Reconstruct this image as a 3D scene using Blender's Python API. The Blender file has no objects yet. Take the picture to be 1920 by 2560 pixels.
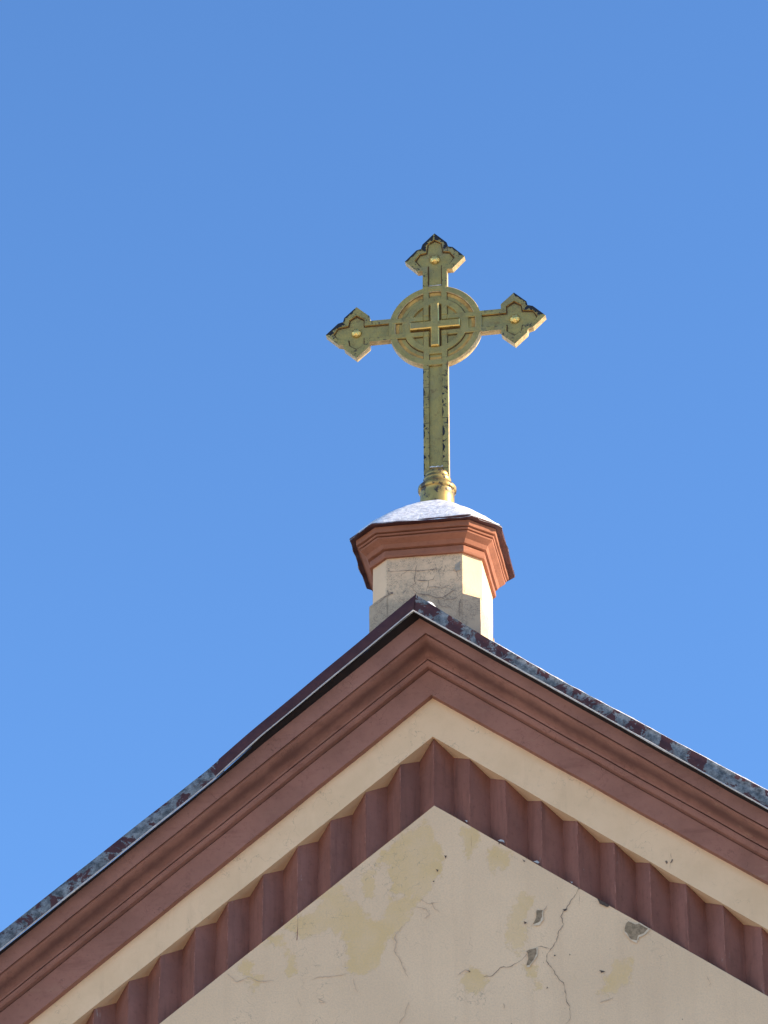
import bpy, bmesh, math, random
import numpy as np
from mathutils import Vector, noise, Matrix

# ---------------------------------------------------------------- camera, sky, sun, exposure
scene = bpy.context.scene
COL = scene.collection
R = math.radians
F = 10000.0                                  # focal length in photograph pixels (1920 x 2560)
PITCH, YAW = R(30.5), R(9.5)
FWD = Vector((-math.sin(YAW)*math.cos(PITCH), math.cos(YAW)*math.cos(PITCH), math.sin(PITCH)))
RGT = Vector((math.cos(YAW), math.sin(YAW), 0))
UP = RGT.cross(FWD)
def ray(px, py): return FWD + RGT*((px-960)/F) - UP*((py-1280)/F)
DEPTH = 36.0
_d = ray(1085.5, 2014)*DEPTH                 # the gable wall's apex is x = 0, y = 0
CAM = Vector((-_d.x, -_d.y, 1.6))
def U(px, py, y):                            # point of the plane y = const seen at a photograph pixel
    d = ray(px, py); t = (y-CAM.y)/d.y
    return CAM + d*t
cd = bpy.data.cameras.new('camera'); cam = bpy.data.objects.new('camera', cd); COL.objects.link(cam)
cam.location = CAM
cam.rotation_euler = Matrix((RGT, UP, -FWD)).transposed().to_euler()
cd.sensor_fit = 'VERTICAL'; cd.sensor_height = 36.0; cd.lens = F/2560*36.0
cd.clip_start = 0.1; cd.clip_end = 6000
scene.camera = cam

SUN_EL, SUN_AZ = R(20), R(5)                 # azimuth measured from +x towards +y (behind the gable)
SDIR = Vector((math.cos(SUN_EL)*math.cos(SUN_AZ), math.cos(SUN_EL)*math.sin(SUN_AZ), math.sin(SUN_EL)))
w = bpy.data.worlds.new('World'); scene.world = w; w.use_nodes = True
nt = w.node_tree; nt.nodes.clear()
sky = nt.nodes.new('ShaderNodeTexSky'); sky.sky_type = 'NISHITA'; sky.sun_disc = False
sky.sun_elevation = SUN_EL; sky.sun_rotation = math.pi/2 - SUN_AZ
sky.altitude = 100; sky.air_density = 1.0; sky.dust_density = 0.0; sky.ozone_density = 7.0
bg = nt.nodes.new('ShaderNodeBackground'); bg.inputs[1].default_value = 0.128
out = nt.nodes.new('ShaderNodeOutputWorld')
nt.links.new(sky.outputs[0], bg.inputs[0]); nt.links.new(bg.outputs[0], out.inputs[0])
sl = bpy.data.lights.new('sun', 'SUN'); sl.energy = 5.0; sl.angle = R(0.5); sl.color = (1.0, 0.83, 0.63)
so = bpy.data.objects.new('sun', sl); COL.objects.link(so)
so.rotation_euler = SDIR.to_track_quat('Z', 'Y').to_euler(); so.location = (30, 0, 30)
vs = scene.view_settings
vs.view_transform = 'Standard'; vs.look = 'None'; vs.gamma = 1; vs.exposure = 1.28; vs.use_curve_mapping = False

# ---------------------------------------------------------------- materials
class N:
    """small helper for node materials"""
    def __init__(s, name):
        s.m = bpy.data.materials.new(name); s.m.use_nodes = True
        s.t = s.m.node_tree; s.b = s.t.nodes['Principled BSDF']
        s.co = s.t.nodes.new('ShaderNodeTexCoord').outputs['Object']
    def new(s, kind, **kw):
        n = s.t.nodes.new(kind)
        for k, v in kw.items(): setattr(n, k, v)
        return n
    def link(s, a, b): s.t.links.new(a, b)
    def set(s, sock, v):
        if isinstance(v, bpy.types.NodeSocket): s.link(v, sock)
        elif isinstance(v, tuple) and len(v) == 3 and sock.type == 'RGBA': sock.default_value = (*v, 1)
        else: sock.default_value = v
    def mapped(s, scale, rot=(0, 0, 0)):
        n = s.new('ShaderNodeMapping'); s.link(s.co, n.inputs[0]); n.inputs['Scale'].default_value = scale
        n.inputs['Rotation'].default_value = rot
        return n.outputs[0]
    def noise(s, scale, detail=6, rough=.6, dist=0, vec=None):
        n = s.new('ShaderNodeTexNoise'); s.link(vec or s.co, n.inputs['Vector'])
        n.inputs['Scale'].default_value = scale; n.inputs['Detail'].default_value = detail
        n.inputs['Roughness'].default_value = rough; n.inputs['Distortion'].default_value = dist
        return n.outputs['Fac']
    def cracks(s, scale, width, warp=.15, vec=None):
        nz = s.new('ShaderNodeTexNoise'); s.link(vec or s.co, nz.inputs['Vector']); nz.inputs['Scale'].default_value = scale*1.7
        nz.inputs['Detail'].default_value = 4
        mx = s.new('ShaderNodeMixRGB', blend_type='LINEAR_LIGHT'); mx.inputs[0].default_value = warp
        s.link(vec or s.co, mx.inputs[1]); s.link(nz.outputs['Color'], mx.inputs[2])
        v = s.new('ShaderNodeTexVoronoi', feature='DISTANCE_TO_EDGE'); s.link(mx.outputs[0], v.inputs['Vector'])
        v.inputs['Scale'].default_value = scale
        return s.ramp(v.outputs['Distance'], 0, width, 1, 0)
    def ramp(s, v, a, b, lo=0., hi=1.):
        n = s.new('ShaderNodeMapRange', interpolation_type='SMOOTHSTEP'); s.set(n.inputs[0], v)
        for i, x in enumerate((a, b, lo, hi)): n.inputs[i+1].default_value = x
        return n.outputs[0]
    def math(s, op, a, b=0.):
        n = s.new('ShaderNodeMath', operation=op); s.set(n.inputs[0], a); s.set(n.inputs[1], b)
        n.use_clamp = op in ('ADD', 'SUBTRACT')
        return n.outputs[0]
    def mix(s, f, a, b, kind='MIX'):
        n = s.new('ShaderNodeMixRGB', blend_type=kind); s.set(n.inputs[0], f); s.set(n.inputs[1], a); s.set(n.inputs[2], b)
        return n.outputs[0]
    def attr(s, name):
        return s.new('ShaderNodeAttribute', attribute_name=name).outputs['Fac']
    def bump(s, h, strength=.3, dist=.01):
        n = s.new('ShaderNodeBump'); s.link(h, n.inputs['Height'])
        n.inputs['Strength'].default_value = strength; n.inputs['Distance'].default_value = dist
        s.link(n.outputs[0], s.b.inputs['Normal'])
    def fin(s, col, rough=.85, metal=0., spec=.3):
        s.set(s.b.inputs['Base Color'], col); s.set(s.b.inputs['Roughness'], rough)
        s.set(s.b.inputs['Metallic'], metal); s.b.inputs['Specular IOR Level'].default_value = spec
        return s.m

CREAM, YELLOW, GREY = (.80, .565, .338), (.70, .475, .215), (.26, .235, .20)
RED, RED_D = (.33, .158, .114), (.19, .08, .06)

def mat_wall():
    n = N('cream_plaster')
    edge = n.noise(9, 8, .65); fine = n.noise(60, 6, .6); broad = n.noise(.9, 4, .5)
    streak = n.noise(1, 5, .6, vec=n.mapped((5, 5, .35)))
    c = n.mix(n.ramp(broad, .35, .66, 0, .8), CREAM, (.72, .505, .30))
    c = n.mix(n.ramp(streak, .48, .75, 0, .5), c, (.68, .47, .28))
    st = n.math('ADD', n.attr('stain'), n.ramp(edge, .25, .75, -.40, .40))
    st = n.math('ADD', n.ramp(st, .36, .64), n.math('MULTIPLY', n.ramp(n.noise(2.1, 9, .72), .60, .70), .35))
    c = n.mix(n.math('MULTIPLY', st, n.ramp(n.noise(3.5, 6), .3, .7, .5, 1.0)), c, YELLOW)
    c = n.mix(n.math('MULTIPLY', n.ramp(n.noise(14, 8, .7), .60, .78), .35), c, (.42, .35, .25))
    c = n.mix(n.math('MULTIPLY', n.ramp(fine, .35, .7), .2), c, (.40, .33, .25))
    ck = n.math('MULTIPLY', n.cracks(2.6, .012, .4), n.ramp(n.noise(1.3, 3), .50, .60))
    c = n.mix(n.math('MULTIPLY', ck, .55), c, (.34, .25, .17))
    speck = n.ramp(n.noise(34, 2, .5), .745, .77)
    c = n.mix(n.math('MULTIPLY', speck, .7), c, (.12, .10, .08))
    h = n.math('ADD', n.math('MULTIPLY', fine, .35), n.math('MULTIPLY', st, -.35)); h = n.math('ADD', h, n.math('MULTIPLY', n.noise(6, 6, .6), .5))
    n.bump(h, .7, .014)
    return n.fin(c, .92)
def mat_band():
    n = N('cream_band_plaster')
    c = n.mix(n.ramp(n.noise(1.9, 7, .7), .38, .66, 0, .8), CREAM, (.73, .51, .295))
    c = n.mix(n.math('MULTIPLY', n.ramp(n.noise(16, 8, .7), .56, .8), .4), c, (.52, .38, .24))
    c = n.mix(n.math('MULTIPLY', n.ramp(n.noise(1.6, 7, .7, vec=n.mapped((4, 4, .7))), .52, .72), .3), c, (.56, .39, .23))
    ck = n.math('MULTIPLY', n.cracks(3.0, .014, .35), n.ramp(n.noise(2, 3), .5, .62))
    c = n.mix(n.math('MULTIPLY', ck, .45), c, (.28, .21, .15))
    n.bump(n.noise(50, 6), .2, .008)
    return n.fin(c, .92)
def mat_red(name, base, dark, worn=0.6, streaks=False):
    n = N(name)
    c = n.mix(n.ramp(n.noise(2.2, 6, .6), .35, .7), base, tuple(x*.8 for x in base))
    c = n.mix(n.math('MULTIPLY', n.ramp(n.noise(22, 8, .7), .5, .75), .5), c, dark)
    if streaks:
        sv = n.mapped((9, 9, .8))
        c = n.mix(n.math('MULTIPLY', n.ramp(n.noise(1.6, 7, .7, vec=sv), .46, .8), .5), c, tuple(x*.55 for x in dark))
        pale = n.math('MULTIPLY', n.ramp(n.noise(4, 8, .75, vec=n.mapped((3, 3, 1))), .64, .70), worn)
        c = n.mix(pale, c, (.34, .26, .22))
    else:
        pale = n.math('MULTIPLY', n.ramp(n.noise(7, 9, .78, dist=.4), .64, .74), n.ramp(n.noise(.8, 3), .5, .62))
        c = n.mix(n.math('MULTIPLY', pale, worn), c, (.42, .25, .16))
        sx_ = n.new('ShaderNodeSeparateXYZ'); n.link(n.co, sx_.inputs[0])
        na = n.noise(2.2, 8, .7, vec=n.mapped((.45, 3, 3), (0, R(40), 0))); nb = n.noise(2.2, 8, .7, vec=n.mapped((.45, 3, 3), (0, R(-37), 0)))
        side = n.ramp(sx_.outputs[0], -.01, .01)
        stq = n.mix(side, na, nb)
        c = n.mix(n.math('MULTIPLY', n.ramp(stq, .56, .70), n.math('MULTIPLY', n.ramp(n.noise(14, 8, .75), .40, .62), n.math('ADD', n.math('MULTIPLY', side, .5), .22))), c, (.42, .26, .17))
        c = n.mix(n.math('MULTIPLY', n.ramp(stq, .46, .32), .45), c, dark)
        ck = n.math('MULTIPLY', n.cracks(2.6, .010, .4), n.ramp(n.noise(1.7, 3), .48, .6))
        c = n.mix(n.math('MULTIPLY', ck, .5), c, (.07, .03, .025))
    if not streaks:
        gm = n.math('MULTIPLY', n.math('ADD', n.attr('grime_and_shade'), n.ramp(n.noise(5, 8, .7, vec=n.mapped((.6, 1, 1))), .3, .7, -.25, .2)), .75)
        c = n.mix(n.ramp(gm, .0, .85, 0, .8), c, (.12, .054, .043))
    spot = n.ramp(n.noise(40, 3, .5), .72, .76)
    c = n.mix(n.math('MULTIPLY', spot, .5), c, (.09, .045, .04))
    n.bump(n.noise(38, 7, .65), .3, .008)
    return n.fin(c, .88)
def mat_metal(name, zinc_amount):
    n = N(name)
    zinc = n.mix(n.ramp(n.noise(15, 9, .75), .34, .66), (.055, .063, .066), (.26, .275, .27))
    zinc = n.mix(n.math('MULTIPLY', n.ramp(n.noise(55, 4, .6), .55, .7), .5), zinc, (.05, .055, .06))
    maroon = n.mix(n.ramp(n.noise(9, 6), .3, .7), (.050, .016, .016), (.075, .026, .024))
    f = n.ramp(n.noise(5.5, 9, .72, dist=.5), .24, .76)
    f = n.math('ADD', f, n.ramp(n.attr('zinc'), 0, 1, -.30, .14)) if zinc_amount is None else n.math('ADD', f, zinc_amount)
    k = n.ramp(f, .50, .525)
    c = n.mix(k, maroon, zinc)
    n.bump(n.noise(20, 6), .25, .006)
    return n.fin(c, .62, n.math('MULTIPLY', k, .25), .35)
def mat_plain(name, col, rough=.9, var=.3, scale=12, metal=0.):
    n = N(name)
    c = n.mix(n.ramp(n.noise(scale, 7, .65), .3, .72), col, tuple(x*(1-var) for x in col))
    n.bump(n.noise(scale*3, 6), .25, .006)
    return n.fin(c, rough, metal)
def mat_turret():
    n = N('cracked_turret_plaster')
    c = n.mix(n.ramp(n.noise(2.5, 6, .6), .35, .7), (.72, .51, .31), (.66, .46, .28))
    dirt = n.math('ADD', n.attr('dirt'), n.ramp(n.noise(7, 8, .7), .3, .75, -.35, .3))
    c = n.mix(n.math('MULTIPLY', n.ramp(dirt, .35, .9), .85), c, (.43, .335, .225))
    c = n.mix(n.math('MULTIPLY', n.ramp(n.noise(18, 8, .75), .6, .78), .5), c, (.20, .19, .165))
    ck = n.math('MULTIPLY', n.math('MAXIMUM', n.cracks(7, .05, .4), n.math('MULTIPLY', n.cracks(15, .07, .4), .8)), n.math('MULTIPLY', n.ramp(n.attr('dirt'), .15, .45), n.ramp(n.noise(6, 3), .34, .52)))
    c = n.mix(n.math('MULTIPLY', ck, .9), c, (.15, .12, .09))
    n.bump(n.noise(40, 7, .65), .35, .008)
    return n.fin(c, .92)
def mat_gilt():
    n = N('weathered_gilt')
    big = n.noise(7, 7, .65)
    c = n.mix(n.ramp(big, .35, .68), (.42, .325, .095), (.31, .25, .085))
    c = n.mix(n.math('MULTIPLY', n.ramp(n.noise(3, 5), .52, .68), .5), c, (.30, .25, .13))
    rust = n.math('MULTIPLY', n.ramp(n.noise(13, 8, .75), .52, .70), .6)
    c = n.mix(rust, c, (.16, .085, .03))
    bare = n.ramp(n.math('ADD', n.noise(30, 7, .7), n.ramp(n.attr('wear'), 0, 1, -.08, .2)), .60, .64)
    c = n.mix(bare, c, (.03, .026, .022))
    ck = n.math('MULTIPLY', n.cracks(13, .05, .35), n.ramp(n.noise(9, 3), .45, .58))
    c = n.mix(n.math('MULTIPLY', ck, .6), c, (.07, .045, .02))
    n.bump(n.noise(24, 7, .7), .35, .006)
    return n.fin(c, n.ramp(n.noise(20, 4), .3, .7, .38, .6), n.math('SUBTRACT', .35, n.math('MULTIPLY', bare, .35)), .4)
def mat_gold():
    n = N('bright_gilt')
    c = n.mix(n.ramp(n.noise(26, 6, .7), .5, .68), (.78, .54, .16), (.40, .25, .06))
    n.bump(n.noise(30, 5), .3, .005)
    return n.fin(c, .32, .75, .5)
def mat_snow():
    n = N('snow')
    v = n.noise(22, 8, .7, dist=.5)
    c = n.mix(n.ramp(v, .40, .62, 0, .9), (.90, .875, .84), (.52, .505, .50))
    n.bump(v, .5, .02)
    m = n.fin(c, .75, 0, .3)
    n.b.inputs['Subsurface Weight'].default_value = .1
    n.b.inputs['Subsurface Radius'].default_value = (.02, .02, .025)
    return m

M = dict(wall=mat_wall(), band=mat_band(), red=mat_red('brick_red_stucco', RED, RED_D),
         saw=mat_red('dull_red_brickwork', (.295, .13, .094), (.16, .066, .05), .8, True),
         turret_red=mat_red('orange_red_stucco', (.31, .122, .068), (.17, .062, .036), .8),
         flash=mat_metal('peeling_roof_metal', None), maroon=mat_metal('maroon_roof_metal', -.4),
         dark=mat_plain('dark_roof_boards', (.022, .014, .012)), hem=mat_plain('pale_sheet_hem', (.56, .54, .51), .55, .3, 18),
         turret=mat_turret(), crack=mat_plain('crack_shade', (.24, .175, .125)), crack2=mat_plain('hairline_crack', (.60, .43, .28)),
         chip=mat_plain('bare_render', (.36, .26, .155), .95, .5, 30), chipd=mat_plain('dark_bare_brick', (.11, .08, .06), .95, .4, 30),
         gilt=mat_gilt(), gold=mat_gold(), flake=mat_plain('bare_black_iron', (.022, .021, .022), .6, .3, 20), snow=mat_snow(),
         groove=mat_plain('rusty_joint', (.12, .065, .025), .8, .5, 40), ochre=mat_plain('ochre_gilt_recess', (.62, .36, .085), .55, .6, 9))

# ---------------------------------------------------------------- mesh helpers
class MB:
    def __init__(s): s.v = []; s.f = []; s.mi = []; s.sm = []; s.at = {}
    def add(s, vs, fs, mi=0, smooth=False):
        o = len(s.v); s.v += [tuple(p) for p in vs]
        for f in fs: s.f.append(tuple(i+o for i in f)); s.mi.append(mi); s.sm.append(smooth)
        return o
    def strip(s, A, B, mi=0, smooth=False):            # faces between two rows of points
        n = len(A); s.add(list(A)+list(B), [(i, i+1, n+i+1, n+i) for i in range(n-1)], mi, smooth)
    def grid(s, rows, mi=0, smooth=True, closed=False):
        n = len(rows[0]); vs = [p for r in rows for p in r]; fs = []
        for j in range(len(rows)-1):
            for i in range(n if closed else n-1):
                k = (i+1) % n
                fs.append((j*n+i, j*n+k, (j+1)*n+k, (j+1)*n+i))
        s.add(vs, fs, mi, smooth)
    def prism(s, outline, y0, y1, mi=0, side=None, bev=0):  # outline in (x, z), extruded from y0 (front) to y1 (back)
        n = len(outline); P = [Vector((x, z)) for x, z in outline]
        area = sum(P[i].x*P[(i+1) % n].y - P[(i+1) % n].x*P[i].y for i in range(n))
        if area < 0: P.reverse()
        Q = P
        if bev:
            Q = []
            for i in range(n):
                a, b, c = P[i-1], P[i], P[(i+1) % n]
                d1 = (b-a).normalized(); d2 = (c-b).normalized()
                n1 = Vector((-d1.y, d1.x)); n2 = Vector((-d2.y, d2.x)); m = (n1+n2)
                q = m/max(m.dot(n1), .35); Q.append(b + q*bev)
        s.add([(p.x, y0, p.y) for p in Q], [tuple(range(n))], mi)
        s.add([(p.x, y1, p.y) for p in P], [tuple(reversed(range(n)))], mi)
        sd = mi if side is None else side
        ring = lambda pts, y: [(p.x, y, p.y) for p in pts] + [(pts[0].x, y, pts[0].y)]
        if bev:
            s.strip(ring(P, y0+bev), ring(Q, y0), sd); s.strip(ring(P, y1), ring(P, y0+bev), sd)
        else: s.strip(ring(P, y1), ring(P, y0), sd)
    def annulus(s, cx, cz, r0, r1, y0, y1, mi=0, n=72, a0=0, a1=2*math.pi, side=None, bev=0):
        A = [a0+(a1-a0)*i/n for i in range(n+1)]
        c = lambda r, y: [(cx+r*math.cos(a), y, cz+r*math.sin(a)) for a in A]
        sd = mi if side is None else side
        s.strip(c(r0+bev, y0), c(r1-bev, y0), mi)
        s.strip(c(r1-bev, y0), c(r1, y0+bev), sd, True); s.strip(c(r1, y0+bev), c(r1, y1), sd, True)
        if r0 > 0: s.strip(c(r0, y0+bev), c(r0+bev, y0), sd, True); s.strip(c(r0, y1), c(r0, y0+bev), sd, True)
    def build(s, name, mats, parent=None, loc=None, recalc=False):
        me = bpy.data.meshes.new(name)
        me.from_pydata(s.v, [], s.f)
        for m in (mats if isinstance(mats, (list, tuple)) else [mats]): me.materials.append(m)
        me.polygons.foreach_set('material_index', s.mi); me.polygons.foreach_set('use_smooth', s.sm)
        for k, arr in s.at.items():
            a = me.attributes.new(k, 'FLOAT', 'POINT'); a.data.foreach_set('value', np.asarray(arr, dtype=np.float32))
        if recalc:
            bm = bmesh.new(); bm.from_mesh(me); bmesh.ops.remove_doubles(bm, verts=bm.verts, dist=1e-5)
            bmesh.ops.recalc_face_normals(bm, faces=bm.faces); bm.to_mesh(me); bm.free()
        me.update()
        o = bpy.data.objects.new(name, me); COL.objects.link(o)
        if parent: o.parent = parent
        if loc is not None: o.location = loc
        return o
def tag(o, label=None, cat=None, kind=None, group=None):
    for k, v in (('label', label), ('category', cat), ('kind', kind), ('group', group)):
        if v: o[k] = v
    return o
def empty(name, loc):
    o = bpy.data.objects.new(name, None); COL.objects.link(o); o.location = loc; o.empty_display_size = .3
    return o
def wob(p, amp, sc):                                   # hand-made unevenness
    return Vector(p) + noise.noise_vector(Vector(p)*sc)*amp
def ribbon(mb, pts, width, y, mi, seed=0):             # a crack: a thin jagged strip lying on the plane y
    rnd = random.Random(seed); P = [Vector(pts[0])]
    for a, b in zip(pts[:-1], pts[1:]):
        a, b = Vector(a), Vector(b); n = max(2, int((b-a).length/.022))
        for i in range(1, n+1):
            q = a.lerp(b, i/n)
            if i < n: q += Vector((rnd.uniform(-1, 1), 0, rnd.uniform(-1, 1)))*.006
            P.append(q)
    L, Rr = [], []
    for i, p in enumerate(P):
        d = (P[min(i+1, len(P)-1)]-P[max(i-1, 0)]); d.y = 0
        d = d.normalized() if d.length > 1e-6 else Vector((1, 0, 0))
        nn = Vector((-d.z, 0, d.x)); t = i/(len(P)-1)
        ww = width*rnd.uniform(.3, 1.2)*min(1, .35+4*t*(1-t)+.1)
        L.append((p.x+nn.x*ww/2, y, p.z+nn.z*ww/2)); Rr.append((p.x-nn.x*ww/2, y, p.z-nn.z*ww/2))
    mb.strip(L, Rr, mi)
def blob(mb, pts, y, mi, seed=0, jag=.012):            # a patch of missing plaster with a ragged outline
    rnd = random.Random(seed); P = []
    for a, b in zip(pts, pts[1:]+pts[:1]):
        a, b = Vector(a), Vector(b); n = max(2, int((b-a).length/.025))
        for i in range(n):
            q = a.lerp(b, i/n) + Vector((rnd.uniform(-1, 1), 0, rnd.uniform(-1, 1)))*jag*.5
            P.append((q.x, y, q.z))
    mb.add(P, [tuple(range(len(P)))], mi)

# ---------------------------------------------------------------- the ground
g = MB(); S = 3000
g.add([(-S, -S, 0), (S, -S, 0), (S, S, 0), (-S, S, 0)], [(0, 1, 2, 3)])
def mat_unseen_ground():
    n = N('pale_warm_bounce_ground')
    c = n.mix(n.ramp(n.noise(.25, 8, .65), .36, .50), (.66, .55, .41), (.90, .80, .64))  # unseen ground, coloured pale and warm to bounce light onto the shaded wall
    n.bump(n.noise(4, 6), .3, .03)
    return n.fin(c, .9)
tag(g.build('unseen_ground', mat_unseen_ground()), kind='structure')
rd = MB(); rd.add([(-90, -13, .004), (90, -13, .004), (90, -4, .004), (-90, -4, .004)], [(0, 1, 2, 3)]); rd.add([(14, -95, .004), (160, -140, .004), (160, -13, .004), (14, -13, .004)], [(0, 1, 2, 3)]);  # unseen dark street strip and an added lot, shaped to cut bounce light
def mat_street_and_added_lot():
    n = N('wet_asphalt')
    c = n.mix(n.ramp(n.noise(.8, 8, .65), .4, .62), (.05, .049, .048), (.085, .08, .075))
    n.bump(n.noise(30, 5), .3, .01)
    return n.fin(c, .7)
tag(rd.build('street_and_added_lot', mat_street_and_added_lot()), kind='structure')
pv = MB(); pv.add([(-90, -4, .13), (90, -4, .13), (90, 0-.02, .13), (-90, -.02, .13)], [(0, 1, 2, 3)]); pv.add([(-90, -4, .13), (90, -4, .13), (90, -4, 0), (-90, -4, 0)], [(3, 2, 1, 0)])
tag(pv.build('pavement', mat_plain('paving_slabs', (.19, .175, .155), .9, .35, 3)), kind='structure')

# ---------------------------------------------------------------- the church: gable wall, mouldings, roof
church = empty('church', (0, 0, 0))
tag(church, 'cream and brick-red church gable with stepped cornice, sawtooth frieze and small turret', 'church')
XL, XR = -7.2, 7.2
def gable_line(y, left, apex, right, seg=210, amp=.0065):
    """a raking line on the plane y through photograph pixels left..apex..right, carried on beyond the frame"""
    Lp = [U(*p, y) for p in left]; A = U(*apex, y); Rp = [U(*p, y) for p in right]
    def ext(p, q, x): t = (x-p.x)/(q.x-p.x); return p+(q-p)*t
    pl = [ext(([A]+Lp)[-2], Lp[-1], XL)] + Lp[::-1] + [A] + Rp + [ext(([A]+Rp)[-2], Rp[-1], XR)]
    ai = len(Lp)+1; res = []
    def resample(pts):
        o = []
        xs = np.linspace(pts[0].x, pts[-1].x, seg+1)
        for x in xs:
            for a, b in zip(pts[:-1], pts[1:]):
                if a.x-1e-9 <= x <= b.x+1e-9: o.append(a+(b-a)*((x-a.x)/(b.x-a.x))); break
        return o
    l = resample(pl[:ai+1]); r = resample(pl[ai:])
    full = l + r[1:]
    return [Vector((p.x, p.y + noise.noise(Vector((p.x*2.1, y*9, 0)))*amp, p.z + noise.noise(Vector((p.x*2.4, 5, y*9)))*amp)) for p in full]
def zat(line, x):
    for a, b in zip(line[:-1], line[1:]):
        if a.x <= x <= b.x: return a.z+(b.z-a.z)*(x-a.x)/(b.x-a.x)
    return line[0].z if x < line[0].x else line[-1].z

l_wall = gable_line(0.0, [(480, 2495)], (1085.5, 2014), [(1905.7, 2482.5)], amp=.005)
l_cream_b = gable_line(-.025, [(181, 2560)], (1082, 1842), [(1619, 2151)])
l_red_b = gable_line(-.10, [(0, 2605)], (1078.5, 1737), [(1920, 2206)])
l_c3 = gable_line(-.115, [(0, 2530)], (1072, 1673), [(1920, 2151)])
l_c2 = gable_line(-.19, [(0, 2502)], (1069, 1647), [(1920, 2123)])
l_c1 = gable_line(-.44, [(0, 2434)], (1064, 1582), [(1920, 2071)])
l_top = gable_line(-.455, [(0, 2388)], (1049, 1546), [(1920, 2033)])
# wall
wl = MB()
def inpoly(x, z, P):
    r = np.zeros(x.shape, bool); n = len(P)
    for i in range(n):
        x1, z1 = P[i]; x2, z2 = P[i-1]
        if z1 == z2: continue
        c = ((z1 > z) != (z2 > z)) & (x < (x2-x1)*(z-z1)/(z2-z1)+x1)
        r ^= c
    return r
def segdist(x, z, P):
    d = np.full(x.shape, 1e9)
    for i in range(len(P)):
        a = np.array(P[i-1]); b = np.array(P[i]); ab = b-a
        t = np.clip(((x-a[0])*ab[0]+(z-a[1])*ab[1])/max(ab@ab, 1e-12), 0, 1)
        d = np.minimum(d, np.hypot(x-a[0]-t*ab[0], z-a[1]-t*ab[1]))
    return d
R5 = lambda x, y: (480+.434*x, 1840+.434*y)
R2 = lambda x, y: (1040+.2652*x, 1840+.2652*y)
R4 = lambda x, y: (1100+.4943*x, 2050+.4943*y)
stains = [(R5, [(1060,720),(1170,610),(1330,490),(1390,560),(1435,690),(1425,800),(1340,915),(1290,930),(1200,910),(1145,900),(1140,820),(1130,760)]),
 (R5, [(1290,920),(1340,915),(1270,1000),(1210,1090),(1120,1190),(1055,1340),(940,1390),(890,1320),(890,1110),(830,1150),(790,1110),(700,1170),(600,1150),(540,1100),(600,1040),(710,1010),(760,900),(830,860),(890,920),(960,970),(1030,1060),(1120,1020),(1150,940)]),
 (R5, [(975,780),(1040,760),(1060,850),(1045,910),(1000,920)]),
 (R5, [(445,1150),(520,1160),(545,1220),(570,1260),(605,1290),(600,1370),(555,1380),(550,1270),(500,1240)]),
 (R5, [(300,1280),(350,1310),(330,1370),(260,1350)]), (R5, [(330,1390),(410,1370),(400,1440),(350,1490)]),
 (R2, [(430,850),(560,860),(590,960),(530,1100),(480,1160),(440,1080)]), (R2, [(690,1080),(760,1040),(900,1110),(890,1190),(740,1280),(690,1240)]),
 (R4, [(400,350),(470,400),(430,520),(440,600),(400,690),(350,640),(340,560),(370,420)]), (R4, [(110,800),(180,740),(240,800),(190,890),(130,860)]),
 (R4, [(440,740),(490,740),(500,850),(440,800)]), (R4, [(890,720),(970,700),(940,830),(850,890),(800,870),(860,780)])]
zb = l_wall[0].z-2.5
nx, nz = 560, 150
xs = np.linspace(XL, XR, nx+1)
ztop = np.array([zat(l_wall, x) for x in xs])
rows = []
ax_ = int(np.argmin(abs(xs)))
xs[ax_] = 0.0; ztop[ax_] = zat(l_wall, 0.0)
T = (np.linspace(0, 1, nz+1)**1.6)
X = np.repeat(xs[None, :], nz+1, 0); Z = ztop[None, :] - T[:, None]*(ztop[None, :]-zb)
st = np.zeros(X.shape)
for f, poly in stains:
    P = [(lambda q: (q.x, q.z))(U(*f(*p), 0)) for p in poly]
    d = segdist(X, Z, P); ins = inpoly(X, Z, P)
    sd = np.where(ins, d, -d)
    st = np.maximum(st, np.clip(.5+sd/.14, 0, 1))
rng_off = np.vectorize(lambda x, z: noise.noise(Vector((x*1.1, 3.1, z*1.1)))*.006)(X, Z)
Y = rng_off.copy(); Y[0, :] = 0
vs_ = np.stack([X, Y, Z], -1).reshape(-1, 3)
n1 = nx+1
fs_ = [(j*n1+i, (j+1)*n1+i, (j+1)*n1+i+1, j*n1+i+1) for j in range(nz) for i in range(nx)]
wl.add(vs_.tolist(), fs_, 0, True)
attr = list(st.reshape(-1))
wl.add([(XL, 0, zb), (XR, 0, zb), (XR, 0, 0), (XL, 0, 0)], [(0, 3, 2, 1)], 0)          # down to the ground
wl.add([(XR, 0, 0), (XR, 22, 0), (XR, 22, ztop[-1]), (XR, 0, ztop[-1])], [(0, 1, 2, 3)], 0)
wl.add([(XL, 0, 0), (XL, 22, 0), (XL, 22, ztop[0]), (XL, 0, ztop[0])], [(3, 2, 1, 0)], 0)
wl.add([(XL, 22, 0), (XR, 22, 0), (XR, 22, ztop[-1]), (0, 22, l_top[210].z), (XL, 22, ztop[0])], [(4, 3, 2, 1, 0)], 0)
W3 = lambda f, pts: [U(*f(*p), 0) for p in pts]
YC = -.0095
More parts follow.
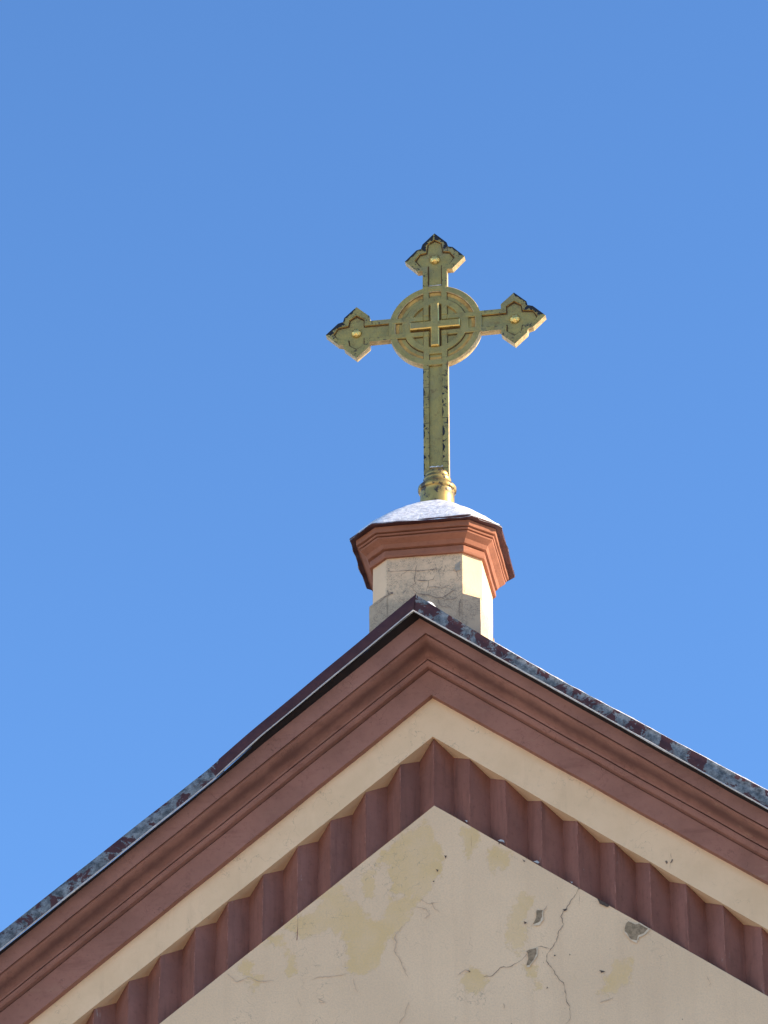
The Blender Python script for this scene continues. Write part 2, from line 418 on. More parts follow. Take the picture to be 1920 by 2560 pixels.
cr = [(R4, [(703,340),(690,375),(665,405),(640,450),(625,462),(612,490),(625,530),(600,565),(590,615),(560,655),(540,690),(538,715),(570,755),(600,805),(625,825),(633,870),(640,920),(658,945),(658,1010),(640,1030)], .006, 1),
 (R4, [(560,655),(510,640),(487,648)], .005, 1), (R4, [(440,680),(415,710),(350,745),(305,748),(265,790),(222,795)], .005, 1),
 (R4, [(90,788),(130,758),(150,765)], .008, 2), (R4, [(545,430),(535,448),(520,460)], .008, 2), (R4, [(700,345),(706,352)], .014, 1),
 (R5, [(1210,1100),(1165,1165),(1180,1190),(1165,1240),(1200,1295),(1220,1340),(1245,1390)], .008, 2),
 (R5, [(890,1370),(820,1385),(740,1390),(690,1405)], .006, 2), (R5, [(930,1400),(940,1440),(955,1475)], .006, 2),
 (R5, [(1250,1535),(1230,1600),(1195,1659)], .007, 2), (R5, [(1380,960),(1400,1000),(1425,1015)], .007, 2),
 (R5, [(1290,985),(1350,1000),(1370,1030),(1340,1055)], .007, 2), (R5, [(1310,940),(1370,970),(1420,960)], .006, 2), (R5, [(610,1510),(625,1560)], .006, 2),
 (R4, [(810,925),(850,912),(875,900)], .008, 2), (R4, [(322,930),(324,955)], .012, 2), (R4, [(1350,790),(1370,830),(1360,840)], .007, 2),
 (R5, [(200,1370),(260,1420),(320,1390),(390,1415),(470,1410)], .006, 2), (R5, [(720,1510),(770,1535),(740,1540)], .006, 2)]
for i, (f, p, wd, mi) in enumerate(cr): ribbon(wl, W3(f, p), wd, YC, mi, i)
ch = [(R4, [(490,455),(520,460),(515,500),(495,525),(470,530),(485,500)], 3), (R4, [(440,665),(485,650),(488,680),(455,735),(440,740),(448,690)], 3),
 (R4, [(950,512),(985,530),(1005,525),(1055,550),(1030,575),(1000,590),(995,612),(970,605),(935,565),(940,530)], 3),
 (R4, [(795,400),(860,435),(845,443),(810,425)], 4), (R4, [(803,760),(835,768),(818,777)], 4), (R4, [(622,455),(645,452),(632,466)], 4),
 (R2, [(265,1130),(290,1135),(280,1160)], 4), (R2, [(190,1260),(212,1265),(200,1285)], 4), (R2, [(158,1372),(178,1370),(170,1385)], 4),
 (R2, [(1005,1165),(1030,1185),(1015,1190)], 4), (R2, [(780,1010),(790,1012),(785,1030)], 4), (R4, [(425,515),(440,520),(430,530)], 4),
 (R4, [(575,683),(588,686),(580,694)], 4), (R4, [(540,845),(548,850),(540,858)], 4), (R4, [(655,680),(662,684),(655,688)], 4), (R4, [(145,762),(155,768),(147,774)], 4)]
for i, (f, p, mi) in enumerate(ch):                     # broken pale edge of the top coat round each larger hole
    if mi != 3: continue
    pts = W3(f, p); cm_ = sum(pts, Vector())/len(pts)
    blob(wl, [cm_+(p_-cm_)*1.13+Vector((.006, 0, -.008)) for p_ in pts], YC-.001, 6, i+150, .016)
for i, (f, p, mi) in enumerate(ch): blob(wl, W3(f, p), YC-.002, mi, i+50, .012 if mi == 3 else .006)
lips = [(R2, [(775,990),(800,980),(830,990),(838,1010),(805,1000)]), (R2, [(1110,1185),(1140,1180),(1165,1195),(1150,1210)]), (R2, [(1450,1375),(1480,1385),(1470,1395)]), (R2, [(460,800),(490,803),(485,815)])]
for i, (f, p) in enumerate(lips): blob(wl, W3(f, p), YC-.004, 5, i+90, .006)
pale = mat_plain('exposed_lime', (.50, .50, .48), .95, .3, 30)
attr += [0]*(len(wl.v)-len(attr)); wl.at['stain'] = attr
wl.build('gable_wall', [M['wall'], M['crack'], M['crack2'], M['chip'], M['chipd'], pale, mat_plain('broken_plaster_edge', (.74, .58, .39), .95, .25, 30)], church)

# sawtooth frieze: bricks set at 45 degrees, ridges flush with the wall
lr = [1085, 1001, 914, 827, 745, 658, 571, 489, 401, 322, 235, 150, 66, -20]
rr = [1174, 1263, 1353, 1443, 1535, 1624, 1715, 1807, 1903, 1995]
def line_px(px, left, apex, right):                     # y of the cream band's lower edge above pixel column px
    if px <= apex[0]: return apex[1]+(left[1]-apex[1])*(apex[0]-px)/(apex[0]-left[0])
    return apex[1]+(right[1]-apex[1])*(px-apex[0])/(right[0]-apex[0])
rx = [U(p, line_px(p, (181, 2560), (1082, 1842), (1619, 2151)), 0).x for p in sorted(lr+rr)]
k0 = min(range(len(rx)), key=lambda i: abs(rx[i])); rx[k0] = 0.0
while rx[0] > XL+.3: rx.insert(0, rx[0]-.312)
while rx[-1] < XR-.3: rx.append(rx[-1]+.332)
sw = MB(); top, bot, tb = [], [], []
seq = []
rs = random.Random(4)
for i, x in enumerate(rx):
    seq.append((x, .006+rs.uniform(-.004, .006)))
    if i < len(rx)-1:
        wd = rx[i+1]-x; seq.append((x+wd*.5+rs.uniform(-.012, .012), wd*.62+rs.uniform(-.015, .015)))
for (x0, y0), (x1, y1) in zip(seq[:-1], seq[1:]):
    n = 6; ptsT, ptsB = [], []
    for i in range(n+1):
        t = i/n; x = x0+(x1-x0)*t; y = y0+(y1-y0)*t
        ptsT.append((x, y, zat(l_cream_b, x)-.002)); ptsB.append((x, y, zat(l_wall, x)-.25))
    rows_ = []
    for j in range(13):
        s_ = j/12
        rows_.append([wob((a[0], a[1], a[2]*(1-s_)+b[2]*s_), .011, 4) for a, b in zip(ptsT, ptsB)])
    rows_[0] = ptsT
    sw.grid(rows_, 0, True)
ra = random.Random(12)
for x in rx:                                             # arrises rubbed pale, in broken lengths
    zt_, zb_ = zat(l_cream_b, x)-.01, zat(l_wall, x)
    z = zt_-ra.uniform(0, .1)
    while z > zb_+.05:
        ln = ra.uniform(.04, .22); z2 = max(z-ln, zb_)
        wd_ = ra.uniform(.003, .007); yy = -.0035 + (0 if abs(x) > .01 else -.001)
        zs_ = np.linspace(z, z2, 6)
        sw.strip([(x-wd_-ra.uniform(0, .002), yy+.004, q_) for q_ in zs_], [(x, yy, q_) for q_ in zs_], 1)
        sw.strip([(x, yy, q_) for q_ in zs_], [(x+wd_*.6+ra.uniform(0, .002), yy+.004, q_) for q_ in zs_], 1)
        z = z2-ra.uniform(.02, .30)
sw.build('sawtooth_frieze', [M['saw'], mat_plain('rubbed_brick_arris', (.36, .16, .115), .9, .35, 30)], church)
# top of the wall under the frieze, hidden from the street
sh = MB(); sh.strip([Vector((p.x, 0, p.z)) for p in l_wall], [Vector((p.x, .30, p.z+.002)) for p in l_wall])
sh.build('frieze_ledge', M['band'], church)
# cream band
cb = MB()
back = [Vector((p.x, .26, p.z+.004)) for p in l_cream_b]
cb.strip(back, l_cream_b); 
topc = [Vector((a.x, l.y, a.z+.02)) for a, l in zip(l_red_b, l_cream_b)]
def fill(A, B, n): return [[a.lerp(b, i/n) for a, b in zip(A, B)] for i in range(n+1)]
fl = fill(l_cream_b, topc, 6)
fl = [fl[0]] + [[wob(p, .004, 2.2) for p in r] for r in fl[1:]]
cb.grid(fl, 0, True)
# a few scratches and a chip on the band
R3 = lambda x, y: (1400+.3134*x, 1700+.3134*y)
bl = lambda f, pts: [U(*f(*p), -.03) for p in pts]
blob(cb, bl(R3, [(838,1445),(850,1440),(862,1458),(848,1466),(843,1458)]), -.033, 1, 1, .006)
ribbon(cb, bl(R3, [(893,1430),(890,1450),(884,1460)]), .012, -.033, 1, 2)
ribbon(cb, bl(R3, [(885,1380),(888,1420)]), .005, -.033, 2, 3); ribbon(cb, bl(R3, [(880,1460),(878,1510)]), .005, -.033, 2, 4)
cb.build('cream_band', [M['band'], M['crack'], M['crack2']], church)
# red raking cornice
co = MB()
def off(line, dy, dz): return [Vector((p.x, p.y+dy, p.z+dz)) for p in line]
co.strip([Vector((p.x, .02, p.z+.002)) for p in l_red_b], l_red_b); co.strip(off(l_c3, 0, -.012), off(l_c3, .02, -.012))                   # underside of the fascia
rows_ = fill(l_red_b, [Vector((p.x, p.y, p.z-.012)) for p in l_c3], 4); rows_ = [rows_[0]]+[[wob(p, .004, 3) for p in r] for r in rows_[1:-1]]+[rows_[-1]]
co.grid(rows_, 0, True)
def curve(A, B, fn, n):                                  # rows between lines A and B along a profile in (out, up)
    res = []
    for i in range(n+1):
        o, u = fn(i/n)
        res.append([wob(Vector((a.x+(b.x-a.x)*u, a.y+(b.y-a.y)*o, a.z+(b.z-a.z)*u)), .003 if 0 < i < n else 0, 4) for a, b in zip(A, B)])
    return res
def joint(line, w, d=.035):                              # a narrow open joint running along the moulding, w high and d deep
    lo = off(line, 0, -w)
    co.strip(line, off(line, d, 0)); co.strip(off(line, d, 0), off(line, d, -w)); co.strip(off(line, d, -w), lo)
    return lo
bead_b = off(l_c3, -.05, .004)
co.strip(off(l_c3, .02, 0), bead_b); co.strip(off(l_c3, .02, -.012), off(l_c3, .02, 0)); 
c2lo = off(l_c2, 0, -.014)
co.grid(curve(bead_b, c2lo, lambda t: (math.sin(t*math.pi)*.40+t, t), 10), 0, True)
joint(l_c2, .014, .045)
mark = len(co.v)
c1lo = off(l_c1, .02, -.013)
S_ = lambda t: t*t*(3-2*t)
co.grid(curve(l_c2, c1lo, lambda t: (S_(t)*.80+.20*t, t*.75+.25*(t**.6) if t else 0), 20), 0, True)
mark2 = len(co.v)
joint(l_c1, .013, .05)
rows_ = fill(l_c1, l_top, 4); rows_ = [rows_[0]]+[[wob(p, .003, 3) for p in r] for r in rows_[1:-1]]+[rows_[-1]]
co.grid(rows_, 0, True)
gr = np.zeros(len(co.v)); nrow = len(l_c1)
for k in range(21): gr[mark+k*nrow:mark+(k+1)*nrow] = max(0, 1-abs(k/20-.5)/.34)  # shade of the cove painted in with its grime, strongest mid-curve
co.at['grime_and_shade'] = gr
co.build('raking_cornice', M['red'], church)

# roof edge: dark boards under it, peeling sheet-metal verge, pale folded hem
YF = -.58
lip = gable_line(YF, [(656, 1840), (537, 1947), (0, 2376)], (1034, 1528), [(1400, 1731), (1920, 2023)], amp=.004)
ftop = gable_line(YF+.01, [(618, 1838), (514, 1928), (0, 2332)], (1040, 1487), [(1209, 1590), (1400, 1700), (1920, 1977)], amp=.004)
AI = 210
bd = MB()
bd.strip(off(l_top, 0, 0), off(lip, .03, .012)); bd.strip(off(l_top, .25, .1), off(l_top, 0, 0))
bd.build('verge_board', M['dark'], church)
ZT = [(1030, 0.30), (1081, 0.30), (1087, 0.82), (1108, 0.82), (1114, 0.30), (1146, 0.30), (1154, 0.82), (1205, 0.62), (1235, 0.80), (1242, 0.30), (1262, 0.30), (1270, 0.82), (1420, 0.72), (1432, 0.40), (1445, 0.72), (1520, 0.50), (1545, 0.45), (1570, 0.80), (1650, 0.75), (1658, 0.30), (1668, 0.75), (1728, 0.70), (1736, 0.30), (1762, 0.30), (1770, 0.82), (1875, 0.70), (1885, 0.35), (1895, 0.75), (2000, 0.70), (4000, 0.70)]
def zinc_right(x):
    d = Vector((x, YF, ftop[AI].z-(x-ftop[AI].x)*.75))-CAM
    px = 960+F*d.dot(RGT)/d.dot(FWD)
    return float(np.interp(px, [a for a, b in ZT], [min(.92, b+.12) for a, b in ZT]))
def flash(name, i0, i1, m, zinc, ins=0., z_top=0., seam=None):
    mb = MB(); A = off(lip[i0:i1+1], ins, .0); B = off(ftop[i0:i1+1], ins, z_top)
    rows_ = []
    for j in range(7):
        t = j/6; rows_.append([wob(a.lerp(b, t)+Vector((0, -.008*math.sin(t*math.pi), 0)), .006, 3.3) if 0 < j < 6 else a.lerp(b, t) for a, b in zip(A, B)])
    mb.grid(rows_, 0, True)
    nrow = len(A)
    zz = [zinc(a.x) for _ in range(7) for a in A]
    # folded top, 25 cm back over the roof
    mb.strip(B, off(B, .25, .012)); zz += [zinc(a.x) for a in B]*2
    # hem
    n0 = len(mb.v)
    hx = []
    for k in range(7):
        a = math.pi*(-.5) + math.pi*1.1*k/6
        hx.append([p+Vector((0, -.011*math.cos(a)*(1+.5*noise.noise(Vector((p.x*2.1, 1, 3))))-.002, .0085*math.sin(a)*(1+.6*noise.noise(Vector((p.x*2.7, 4, 3))))+.002)) for p in A])
    mb.grid(hx, 1, True); zz += [0]*(len(mb.v)-n0)
    mb.at['zinc'] = zz
    return mb.build(name, [m, M['hem']], church)
xj = U(537, 1940, YF).x
ij = min(range(AI), key=lambda i: abs(lip[i].x-xj))
xr = lambda px: U(px, 1700, YF).x
flash('verge_flashing', ij, AI, M['maroon'], lambda x: 0, -.012)
flash('verge_flashing', 0, ij, M['flash'], lambda x: .93)
flash('verge_flashing', AI, 2*AI, M['flash'], zinc_right)
# the roof itself
rf = MB(); ridge = ftop[AI]
rt = off(ftop, .24, -.03)
rf.strip(rt, [Vector((p.x, 22.3, p.z)) for p in rt])
rf.build('roof', M['maroon'], church)

rsn = MB(); zx_ = U(1215, 1600, YF).x; ids = [i for i in range(AI, 2*AI+1) if ftop[i].x > zx_]
def srow(dy, dz, amp): return [Vector((ftop[i].x, ftop[i].y+dy, ftop[i].z+dz+amp*(noise.noise(Vector((ftop[i].x*3, 7, 1)))*.5+.25+.5*noise.noise(Vector((ftop[i].x*11, 2, 1)))))) for i in ids]
rsn.grid([srow(.018, .002, 0), srow(.02, .012, .012), srow(.12, .045, .016), srow(.6, .035, .014), srow(6.0, .03, .014)], 0, True)
tag(rsn.build('roof_snow', M['snow']), 'thin sheet of snow along the upper edge of the right roof slope', 'snow')

# ---------------------------------------------------------------- the turret on the ridge
YFRONT = .03
P3 = lambda x, y: (840+.28933*x, 1180+.28933*y)
pt = U(*P3(765, 725), YFRONT)
u = (pt-CAM).dot(FWD)/F*.28933                         # one unit of the turret's measurements in metres
a0, c0 = 477*u, 148*u
AX = Vector((pt.x, YFRONT+a0, pt.z))                   # on the axis, level with the cornice's underside
def octo(a, c, z, wobble=0):
    p = [(-(a-c), -a), (a-c, -a), (a, -(a-c)), (a, a-c), (a-c, a), (-(a-c), a), (-a, a-c), (-a, -(a-c))]
    return [(AX.x+x, AX.y+y, AX.z+z) for x, y in p]
tb = MB()
dirt = []
def dens(p, q, n): return [tuple(Vector(p).lerp(Vector(q), i/n)) for i in range(n)]
def ringd(pts, n=6):
    o = []
    for p, q in zip(pts, pts[1:]+pts[:1]): o += dens(p, q, n)
    return o
zl = np.linspace(.0, -1.25, 31)
tr = [ringd(octo(a0, c0, z)) for z in zl]
tr = [[tuple(Vector(p)+Vector((p[0]-AX.x, p[1]-AX.y, 0)).normalized()*noise.noise(Vector(p)*4)*.004) for p in r] for r in tr]
for r in tr: r.append(r[0])
for k in range(8):                                      # each flat face its own sheet, so that the arrises stay crisp
    tb.grid([r[k*6:k*6+7] for r in tr], 0, True)
Q = {0: (-1, -1, 350, 462), 1: (1, -1, 405, 466), 2: (1, 1, 400, 460), 3: (-1, 1, 400, 460)}
for k, (sx, sy, zs, zq) in Q.items():                   # square base left standing at the corners
    e = .006
    A_ = Vector((AX.x+sx*(a0-c0), AX.y+sy*(a0+e), AX.z-zs*u)); B_ = Vector((AX.x+sx*(a0+e), AX.y+sy*(a0-c0), AX.z-(zs+14)*u))
    C_ = Vector((AX.x+sx*(a0+e), AX.y+sy*(a0+e), AX.z-zq*u))
    D = Vector((0, 0, 1.25-zq*u)); lean = Vector((sx*.05, 0, 0)) if sx > 0 else Vector((0, 0, 0))
    n = 8
    colm = lambda p, ln=Vector((0, 0, 0)): [wob(p-Vector((0, 0, (1.25-zq*u)*j/n))+ln*(j/n), .004, 9) for j in range(n+1)]
    ca, cb_, cc = colm(A_), colm(B_), colm(C_, lean*.0)
    f1, f2 = [ca, cc], [cc, cb_]
    tb.grid([ca, [x.lerp(y, .5) for x, y in zip(ca, cc)], cc], 0, False); tb.grid([cc, cb_], 0, False)
    tb.add([A_, B_, C_], [(0, 1, 2)], 0)
crk = [[(705,800),(690,850),(680,910),(690,965),(630,1005)], [(445,860),(540,860),(640,850),(690,855),(780,850),(910,840)], [(560,905),(570,885),(640,850)],
 [(815,850),(820,890)], [(705,935),(800,940),(790,1000),(785,1050)], [(800,940),(840,930),(860,890)], [(790,995),(880,998),(920,1005),(975,980)],
 [(710,1055),(800,1065),(880,1090),(920,1090),(1000,1035),(1030,1020)], [(920,1090),(940,1105),(1020,1100),(1075,1065)], [(660,1000),(690,1035),(690,1055)],
 [(990,855),(1040,850),(1050,900),(1080,915),(1040,950)], [(440,1020),(455,1060),(490,1045)], [(330,1160),(405,1100),(450,1070),(490,1045)],
 [(1078,1100),(1065,1180),(1070,1250)], [(540,1110),(600,1100)], [(880,1090),(900,1150),(960,1175)], [(950,1150),(1010,1190)], [(890,965),(900,990)]]
for i, p in enumerate(crk): ribbon(tb, [U(*P3(*q), YFRONT) for q in p], .0075 if i in (0, 4, 7, 11, 12, 13) else .0048, YFRONT-.0085, 1, i+200)
blob(tb, [U(*P3(*q), YFRONT) for q in [(1030,800),(1075,770),(1080,850),(1040,860),(1020,840)]], YFRONT-.009, 2, 7, .012)
blob(tb, [U(*P3(*q), YFRONT) for q in [(470,1050),(495,1036),(488,1060)]], YFRONT-.0095, 1, 8, .01)
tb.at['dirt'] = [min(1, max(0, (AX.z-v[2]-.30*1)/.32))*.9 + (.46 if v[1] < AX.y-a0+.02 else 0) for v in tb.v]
turret = tb.build('turret', [M['turret'], M['crack'], mat_plain('grey_render_patch', (.40, .345, .265), .95, .3, 20)], church)
turret['label'] = 'small octagonal cream plaster turret, cracked at the front'
# its cornice
tc = MB()
prof = [(26, -2, 0), (30, 14, 0), (26, 62, 1), (10, 65, 0), (10, 74, 0), (44, 78, 1), (60, 112, 1), (86, 132, 1), (104, 146, 1), (108, 158, 1), (84, 160, 0), (84, 169, 0), (114, 171, 0), (119, 184, 1), (100, 187, 0), (100, 195, 0), (133, 197, 0), (137, 246, 0)]
def oc(o): return (477+o)*u, (148+o*.40)*u
rings = [ringd(octo(*oc(-4), -2*u), 8)] + [ringd(octo(*oc(o), h*u), 8) for o, h, s in prof]
rings = [[tuple(wob(p, .004, 6)) for p in r] for r in rings]
for r in rings: r.append(r[0])
for j in range(len(rings)-1):
    for k in range(8): tc.strip(rings[j][k*8:k*8+9], rings[j+1][k*8:k*8+9], 0, False)
tc.build('turret_cornice', M['turret_red'], turret)
# its sheet-metal cap
cp = MB(); Hc = 500
am, cm = 664*u, 234*u
jag = random.Random(8)
def eave(a, c, z, lift): return [(x+0, y, zz+dz) for (x, y, zz), dz in zip(octo(a, c, z), lift)]
lift = [6*u, 14*u, 12*u, 0*u, 0, 0, 4*u, 10*u]
e_in = ringd(octo(600*u, 196*u, 250*u), 8)
e_lo = ringd(eave(am, cm, 236*u, lift), 8); e_hi = ringd(eave(am+4*u, cm, 249*u, lift), 8)
e_lo = [tuple(wob(p, .012, 7)) for p in e_lo]; e_hi = [tuple(Vector(p)+(wob(q, .0, 7)-Vector(q))) for p, q in zip(e_hi, e_lo)]
r_t = ringd(octo(110*u, 40*u, (250+Hc)*u), 8)
ml = lambda r: r+[r[0]]
cp.strip(ml(e_in), ml(e_lo)); cp.strip(ml(e_lo), ml(e_hi)); cp.strip(ml(e_hi), ml(r_t))
capo = cp.build('turret_cap', M['maroon'], turret)
# snow lying on the cap
sn = MB(); rows_ = []
NR = 22
for j in range(NR+1):
    t = j/NR
    a = (668*(1-t)+112*t)*u; c = (234*(1-t)+44*t)*u
    h = 247*u + Hc*u*(t+.16*t*(1-t)*1.6) + (0 if j == 0 else 26*u*min(1, t*11))
    row = ringd(octo(a, c, h), 9)
    row = [tuple(Vector(p)+noise.noise_vector(Vector(p)*7)*(.010 if j else .02)+noise.noise_vector(Vector(p)*24)*.006) for p in row]
    rows_.append(row)
# soften the hips
for r in rows_[2:]:
    src = [Vector(p) for p in r]; m = len(r)
    for i in range(m): r[i] = tuple((src[i-2]+src[i-1]+src[i]*2+src[(i+1) % m]+src[(i+2) % m])/6)
sn.grid(rows_, 0, True, closed=True)
snow = sn.build('snow', M['snow'])
tag(snow, 'thick white snow lying on the octagonal turret cap under the cross', 'snow')
# a small lump of snow on the ridge in front of the turret
sp = MB(); pc = U(*P3(820, 1160), -.30); rows_ = []
for j in range(7):
    a = j/6*math.pi/2
    rows_.append([tuple(wob((pc.x+math.cos(a)*.065*math.cos(b), pc.y+math.cos(a)*.07*math.sin(b), pc.z-.05+math.sin(a)*.085 - math.cos(a)*math.cos(b)*.04), .008, 20)) for b in np.linspace(0, 2*math.pi, 20, endpoint=False)])
sp.grid(rows_, 0, True, closed=True)
tag(sp.build('snow_lump', M['snow']), 'small lump of snow behind the roof edge right of the gable peak', 'snow')

# ---------------------------------------------------------------- the gilt cross
CC = U(1089.8, 820.0, AX.y)
q = (CC-CAM).dot(FWD)/F*.3556                          # one unit of the cross measurements in metres
base_z = U(1090, 1249, AX.y).z
cross = empty('cross', (CC.x, AX.y, base_z))
tag(cross, 'weathered green-gold cross with ringed centre and arrow-shaped arm ends on the turret', 'cross')
CZ = CC.z-base_z                                       # height of the centre above the cross's foot
TH = 42*q; yb, yf = TH/2, -TH/2                        # plate thickness
h1, h2 = 15*q, 26*q                                    # heights of the raised work
def rot(pts, k):                                       # k quarter turns about the centre, then lifted to the centre's height
    for _ in range(k % 4): pts = [(-z, x) for x, z in pts]
    return [(x*q, z*q+CZ) for x, z in pts]
def wear(mb, f=lambda v: .15):
    mb.at['wear'] = [f(v) for v in mb.v]; return mb
def rect(x0, z0, x1, z1): return [(x0, z0), (x1, z0), (x1, z1), (x0, z1)]
GM = [M['gilt'], M['groove'], M['ochre'], M['flake'], M['snow'], M['gold'], mat_plain('sunlit_gilt_rim', (.60, .45, .22), .5, .5, 24, .15)]  # rim gilt painted paler, as if the sun caught the edges
# disc
RD = 332
ds = MB(); ds.annulus(0, CZ, 0, RD*q, yf, yb, 0, 96, side=6); ds.annulus(0, CZ, 0, RD*q, yb, yb, 0, 96)
wear(ds); disc = ds.build('disc', GM, cross)
def relief(name, fn, parent, m=GM, w=lambda v: .15):
    mb = MB(); fn(mb); wear(mb, w); return mb.build(name, m, parent)
B = 4*q
def f_outer(mb):
    mb.annulus(0, CZ, 284*q, (RD-1)*q, yf-h1, yf+.002, 0, 96, side=6, bev=B)
    mb.annulus(0, CZ, 258*q, 282*q, yf-.0025, yf, 2, 96)       # ochre left in the recess
    mb.annulus(0, CZ, 282*q, 286*q, yf-.004, yf, 1, 96)
relief('outer_ring', f_outer, disc)
def f_inner(mb):
    mb.annulus(0, CZ, 178*q, 226*q, yf-h1*1.05, yf+.002, 0, 96, side=0, bev=B)
    mb.annulus(0, CZ, 172*q, 179*q, yf-.003, yf, 2, 96); mb.annulus(0, CZ, 225*q, 232*q, yf-.003, yf, 1, 96)
relief('inner_ring', f_inner, disc)
def f_frame(mb):                                       # paired bars carrying each arm through the rings
    for k in range(4):
        for s in (-1, 1):
            mb.prism(rot(rect(s*44, 84, s*84, 330), k), yf-h1*1.1, yf+.002, 0, 0, B)
            mb.prism(rot(rect(s*41, 90, s*88, 328), k), yf-.0035, yf, 1)
        mb.prism(rot(rect(-54, 298, 54, 330), k), yf-h1*1.16, yf+.002, 0, 0, B)
        mb.prism(rot(rect(-54, 205, 54, 236), k), yf-h1*.95, yf+.002, 0, 0, B)
        for s in (1,):                                 # corner blocks round the small cross
            mb.prism(rot(rect(s*44, 44, s*84, 84) , k), yf-h1*1.1, yf+.002, 0, 0, B)
relief('disc_frame', f_frame, disc)
def f_small(mb):
    L_, hw = 178, 30
    pl = []
    for k in range(4):
        p = [(hw, hw), (hw, L_), (-hw, L_)]
        for _ in range(k): p = [(-z, x) for x, z in p]
        pl += p
    mb.prism([(x*q, z*q+CZ) for x, z in pl], yf-h2*1.35, yf+.002, 0, 5, 7*q)  # brighter gilt on the sides paints in light bounced up from below
    L_, hw = 184, 39; pl = []
    for k in range(4):
        p = [(hw, hw), (hw, L_), (-hw, L_)]
        for _ in range(k): p = [(-z, x) for x, z in p]
        pl += p
    mb.prism([(x*q, z*q+CZ) for x, z in pl], yf-.004, yf, 1)
relief('small_cross', f_small, disc)
# three arms with arrow-shaped ends
BR = 565
def finial(sc=1., d=0):                                # outline of arm + end, d = inset
    t = d*1.0
    return [(-87+t, 300), (-87+t, BR-98+t), (-126+t*.6, BR-98+t), (-214+t*1.9, BR-4), (-130+t*.6, BR+84-t), (-98+t, BR+92-t), (-87+t, BR+128), (0, BR+216-t*1.5),
            (87-t, BR+128), (98-t, BR+92-t), (130-t*.6, BR+84-t), (214-t*1.9, BR-4), (126-t*.6, BR-98+t), (87-t, BR-98+t), (87-t, 300)]
for k in (0, 1, 3):
    mb = MB(); mb.prism(rot(finial(), k), yf+.0015, yb-.0015, 0, 6, 0)
    wear(mb); arm = mb.build('arm', GM, cross)
    mb = MB()
    out_, inn = finial(), finial(d=36)
    y1 = yf-h1
    o_, i_ = rot(out_, k), rot(inn, k)
    oy = lambda pts, y: [(x, y, z) for x, z in pts]
    mb.strip(oy(o_, y1), oy(i_, y1), 0); mb.strip(oy(o_, yf), oy(o_, y1), 6); mb.strip(oy(i_, y1), oy(i_, yf+.001), 2)
    g2 = rot(finial(d=44), k); mb.strip(oy(i_, yf-.002), oy(g2, yf-.002), 1)
    # black iron where the gilding has gone from upward-facing tips
    rn = random.Random(k+11)
    zmax = max(p[1] for p in o_)
    for idx in ((5, 6, 7), (7, 8, 9), (3, 4, 5), (9, 10, 11)):
        pts = [Vector((o_[i][0], 0, o_[i][1])) for i in idx]; ins = [Vector((i_[i][0], 0, i_[i][1])) for i in idx]
        up = sum((p.z for p in pts))/3 - sum((p.z for p in ins))/3
        if up < .25*36*q: continue
        A_, B_ = [], []
        for m in range(2):
            for s_ in range(8):
                t = s_/8
                p0 = pts[m].lerp(pts[m+1], t); p1 = ins[m].lerp(ins[m+1], t)
                peak = 1.25 if (idx[1] in (7, 6, 8) or k == 1 and idx[1] in (4,) or k == 3 and idx[1] in (10,)) else .4
                A_.append((p0.x, y1-.0015, p0.z)); pp = p0.lerp(p1, min(1, max(.1, peak*rn.uniform(.3, 1.0)))); B_.append((pp.x, y1-.0015, pp.z))
        mb.strip(A_, B_, 3)
    wear(mb, lambda v: .45); mb.build('end_border', GM, arm)
    mb = MB(); n = 24; rr_ = 33*q; cx, cz = rot([(0, BR-2)], k)[0]; rows_ = []
    for j in range(9):
        t = j/8
        r_ = rr_*(1.12 if j < 2 else 1.0)*math.cos(max(0, t-.12)*math.pi/2/.88) if j < 8 else .0005
        y_ = yf-.002-rr_*.8*math.sin(t*math.pi/2)
        rows_.append([(cx+r_*(1+.16*math.cos(b*6)*(2 < j < 8))*math.cos(b), y_, cz+r_*(1+.16*math.cos(b*6)*(2 < j < 8))*math.sin(b)) for b in np.linspace(0, 2*math.pi, n, endpoint=False)])
    mb.grid(rows_, 0, True, closed=True)
    bo = mb.build('boss', [M['gold']], arm)
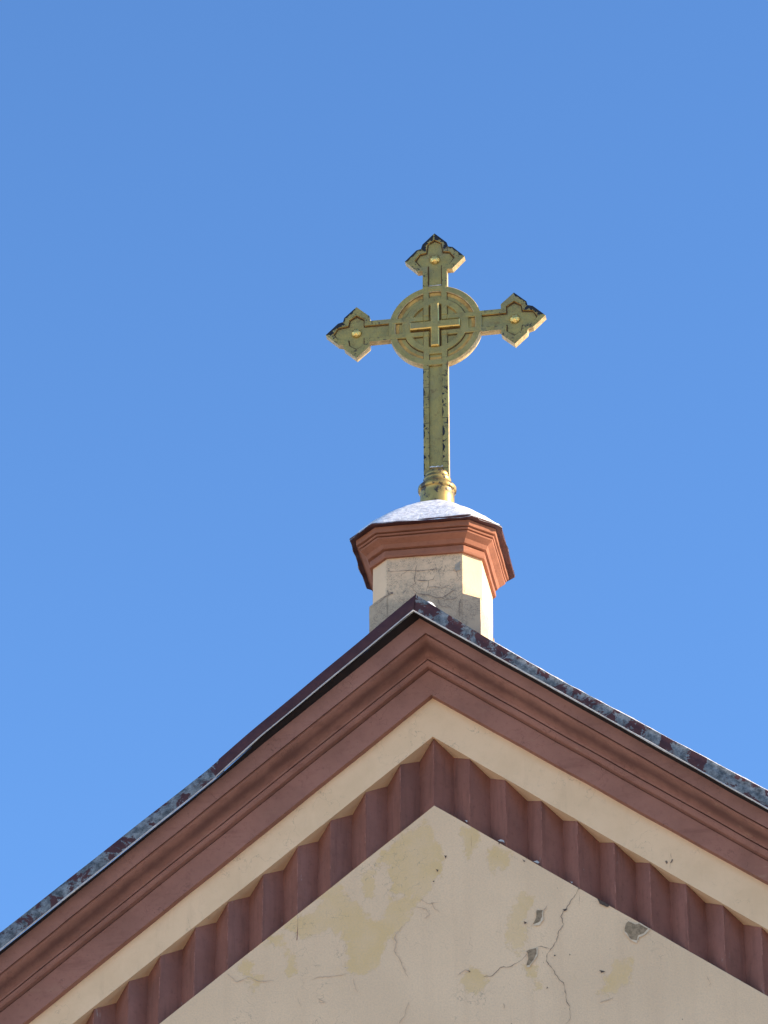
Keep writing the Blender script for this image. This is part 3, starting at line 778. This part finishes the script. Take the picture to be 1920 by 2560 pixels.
    # rusty joint round the boss
# shaft
zc = U(1090, 1188, AX.y).z-base_z
mb = MB(); sx0 = 87*q; zt = CZ-(RD-6)*q
NS = 40
mb.prism([(-sx0, zc-.06), (sx0, zc-.06), (sx0, zt), (-sx0, zt)], yf+.0015, yb-.0015, 0, 6)
wear(mb); shaft = mb.build('shaft', GM, cross)
mb = MB()
rn = random.Random(5)
for s in (-1, 1):
    for x0, x1, mi, yy in ((48, 87, 0, yf-h1),):
        zs_ = np.linspace(zc-.02, zt+.004, NS)
        A_ = [(s*x0*q+rn.uniform(-1, 1)*.002, yy, z) for z in zs_]; B_ = [(s*x1*q, yy, z) for z in zs_]
        mb.strip(A_, B_, mi); mb.strip(B_, [(x, yf+.001, z) for x, y, z in B_], mi); mb.strip([(x, yf+.001, z) for x, y, z in A_], A_, 1)
    # lost gilding along the edges
    z = zc+.02
    while z < zt-.05:
        ln = rn.uniform(.02, .11); wd = rn.uniform(6, 26)*(1.0 if z < zc+(zt-zc)*.75 else .4)
        n = 6; outer = s == -1 or rn.random() < .35
        xa = 87 if outer else 46
        A_ = [(s*xa*q, yf-h1-.0015, z+ln*i/n) for i in range(n+1)]
        B_ = [(s*(xa-(wd if outer else -wd)*math.sin(math.pi*(i+.3)/(n+.6))*rn.uniform(.5, 1))*q, yf-h1-.0015, z+ln*i/n) for i in range(n+1)]
        mb.strip(A_, B_, 3)
        if rn.random() < .5:
            zz = z+ln; dx = rn.uniform(-.004, .004)
            mb.strip([(s*46*q, yf-h1-.0012, zz), (s*87*q, yf-h1-.0012, zz+dx)], [(s*46*q, yf-h1-.0012, zz+.006), (s*87*q, yf-h1-.0012, zz+dx+.004)], 3)
        z += ln+rn.uniform(.01, .09)
wear(mb, lambda v: .45); mb.build('shaft_border', GM, shaft)
# snow caught on the ledges of the recessed panels
for zz, ww, hh, lb in ((zc+.062, 46, .024, 'thin sliver of snow on the ledge at the foot of the cross shaft'), (CZ+RD*q+.004, 46, .018, 'thin sliver of snow on top of the ringed disc of the cross')):
    sn2 = MB(); rows_ = []
    for t in (0, .35, .7, 1):
        rows_.append([(x*q, yf-h1*(1-t)*1.05-.001, zz+hh*math.sin(t*math.pi/2)*(.8+.4*noise.noise(Vector((x*.05, zz, 0))))) for x in np.linspace(-ww, ww, 14)])
    sn2.strip([(x*q, yf, zz) for x in np.linspace(-ww, ww, 14)], rows_[0], 0)
    sn2.grid(rows_, 0, True)
    tag(sn2.build('snow_sliver', M['snow'], loc=(CC.x, AX.y, base_z), recalc=True), lb, 'snow')
# turned collar at the foot
mb = MB()
def zpx(y): return U(1090, y, AX.y).z-base_z
pw = (CC-CAM).dot(FWD)/F
pr = [(41, 1275), (42, 1249), (41.5, 1238), (42.5, 1233), (46, 1231.5), (47.5, 1227), (47, 1222.5), (44, 1219.5), (38, 1216), (34, 1210), (33.5, 1206), (34.5, 1203), (33, 1198.5), (30, 1196.5), (31, 1192), (29.5, 1187), (24, 1184.5)]
def spline(p, n=4):
    o = []
    for a, b in zip(p[:-1], p[1:]):
        for i in range(n): o.append((a[0]+(b[0]-a[0])*i/n, a[1]+(b[1]-a[1])*i/n))
    return o+[p[-1]]
prs = spline(pr)
for a, b in zip(prs[:-1], prs[1:]):
    ra, rb = [[(r*pw*math.cos(t)*(1+.006*math.sin(5*t)), r*pw*math.sin(t), zpx(y)) for t in np.linspace(0, 2*math.pi, 49)] for r, y in (a, b)]
    mb.strip(ra, rb, 0, True)
rt_ = [(24*pw*math.cos(t), 24*pw*math.sin(t), zpx(1184.5)) for t in np.linspace(0, 2*math.pi, 48, endpoint=False)]
mb.add(rt_, [tuple(range(48))], 0)
mg = N('worn_gold_collar')
cg = mg.mix(mg.ramp(mg.noise(9, 6, .6), .4, .66), (.50, .335, .10), (.27, .19, .07))
br = mg.ramp(mg.math('ADD', mg.noise(12, 8, .7), 0.), .53, .57)
cg = mg.mix(br, cg, (.06, .045, .03)); mg.bump(mg.noise(18, 6), .4, .006)
mb.build('collar', [mg.fin(cg, .42, mg.math('SUBTRACT', .75, mg.math('MULTIPLY', br, .5)), .4)], cross, recalc=True)
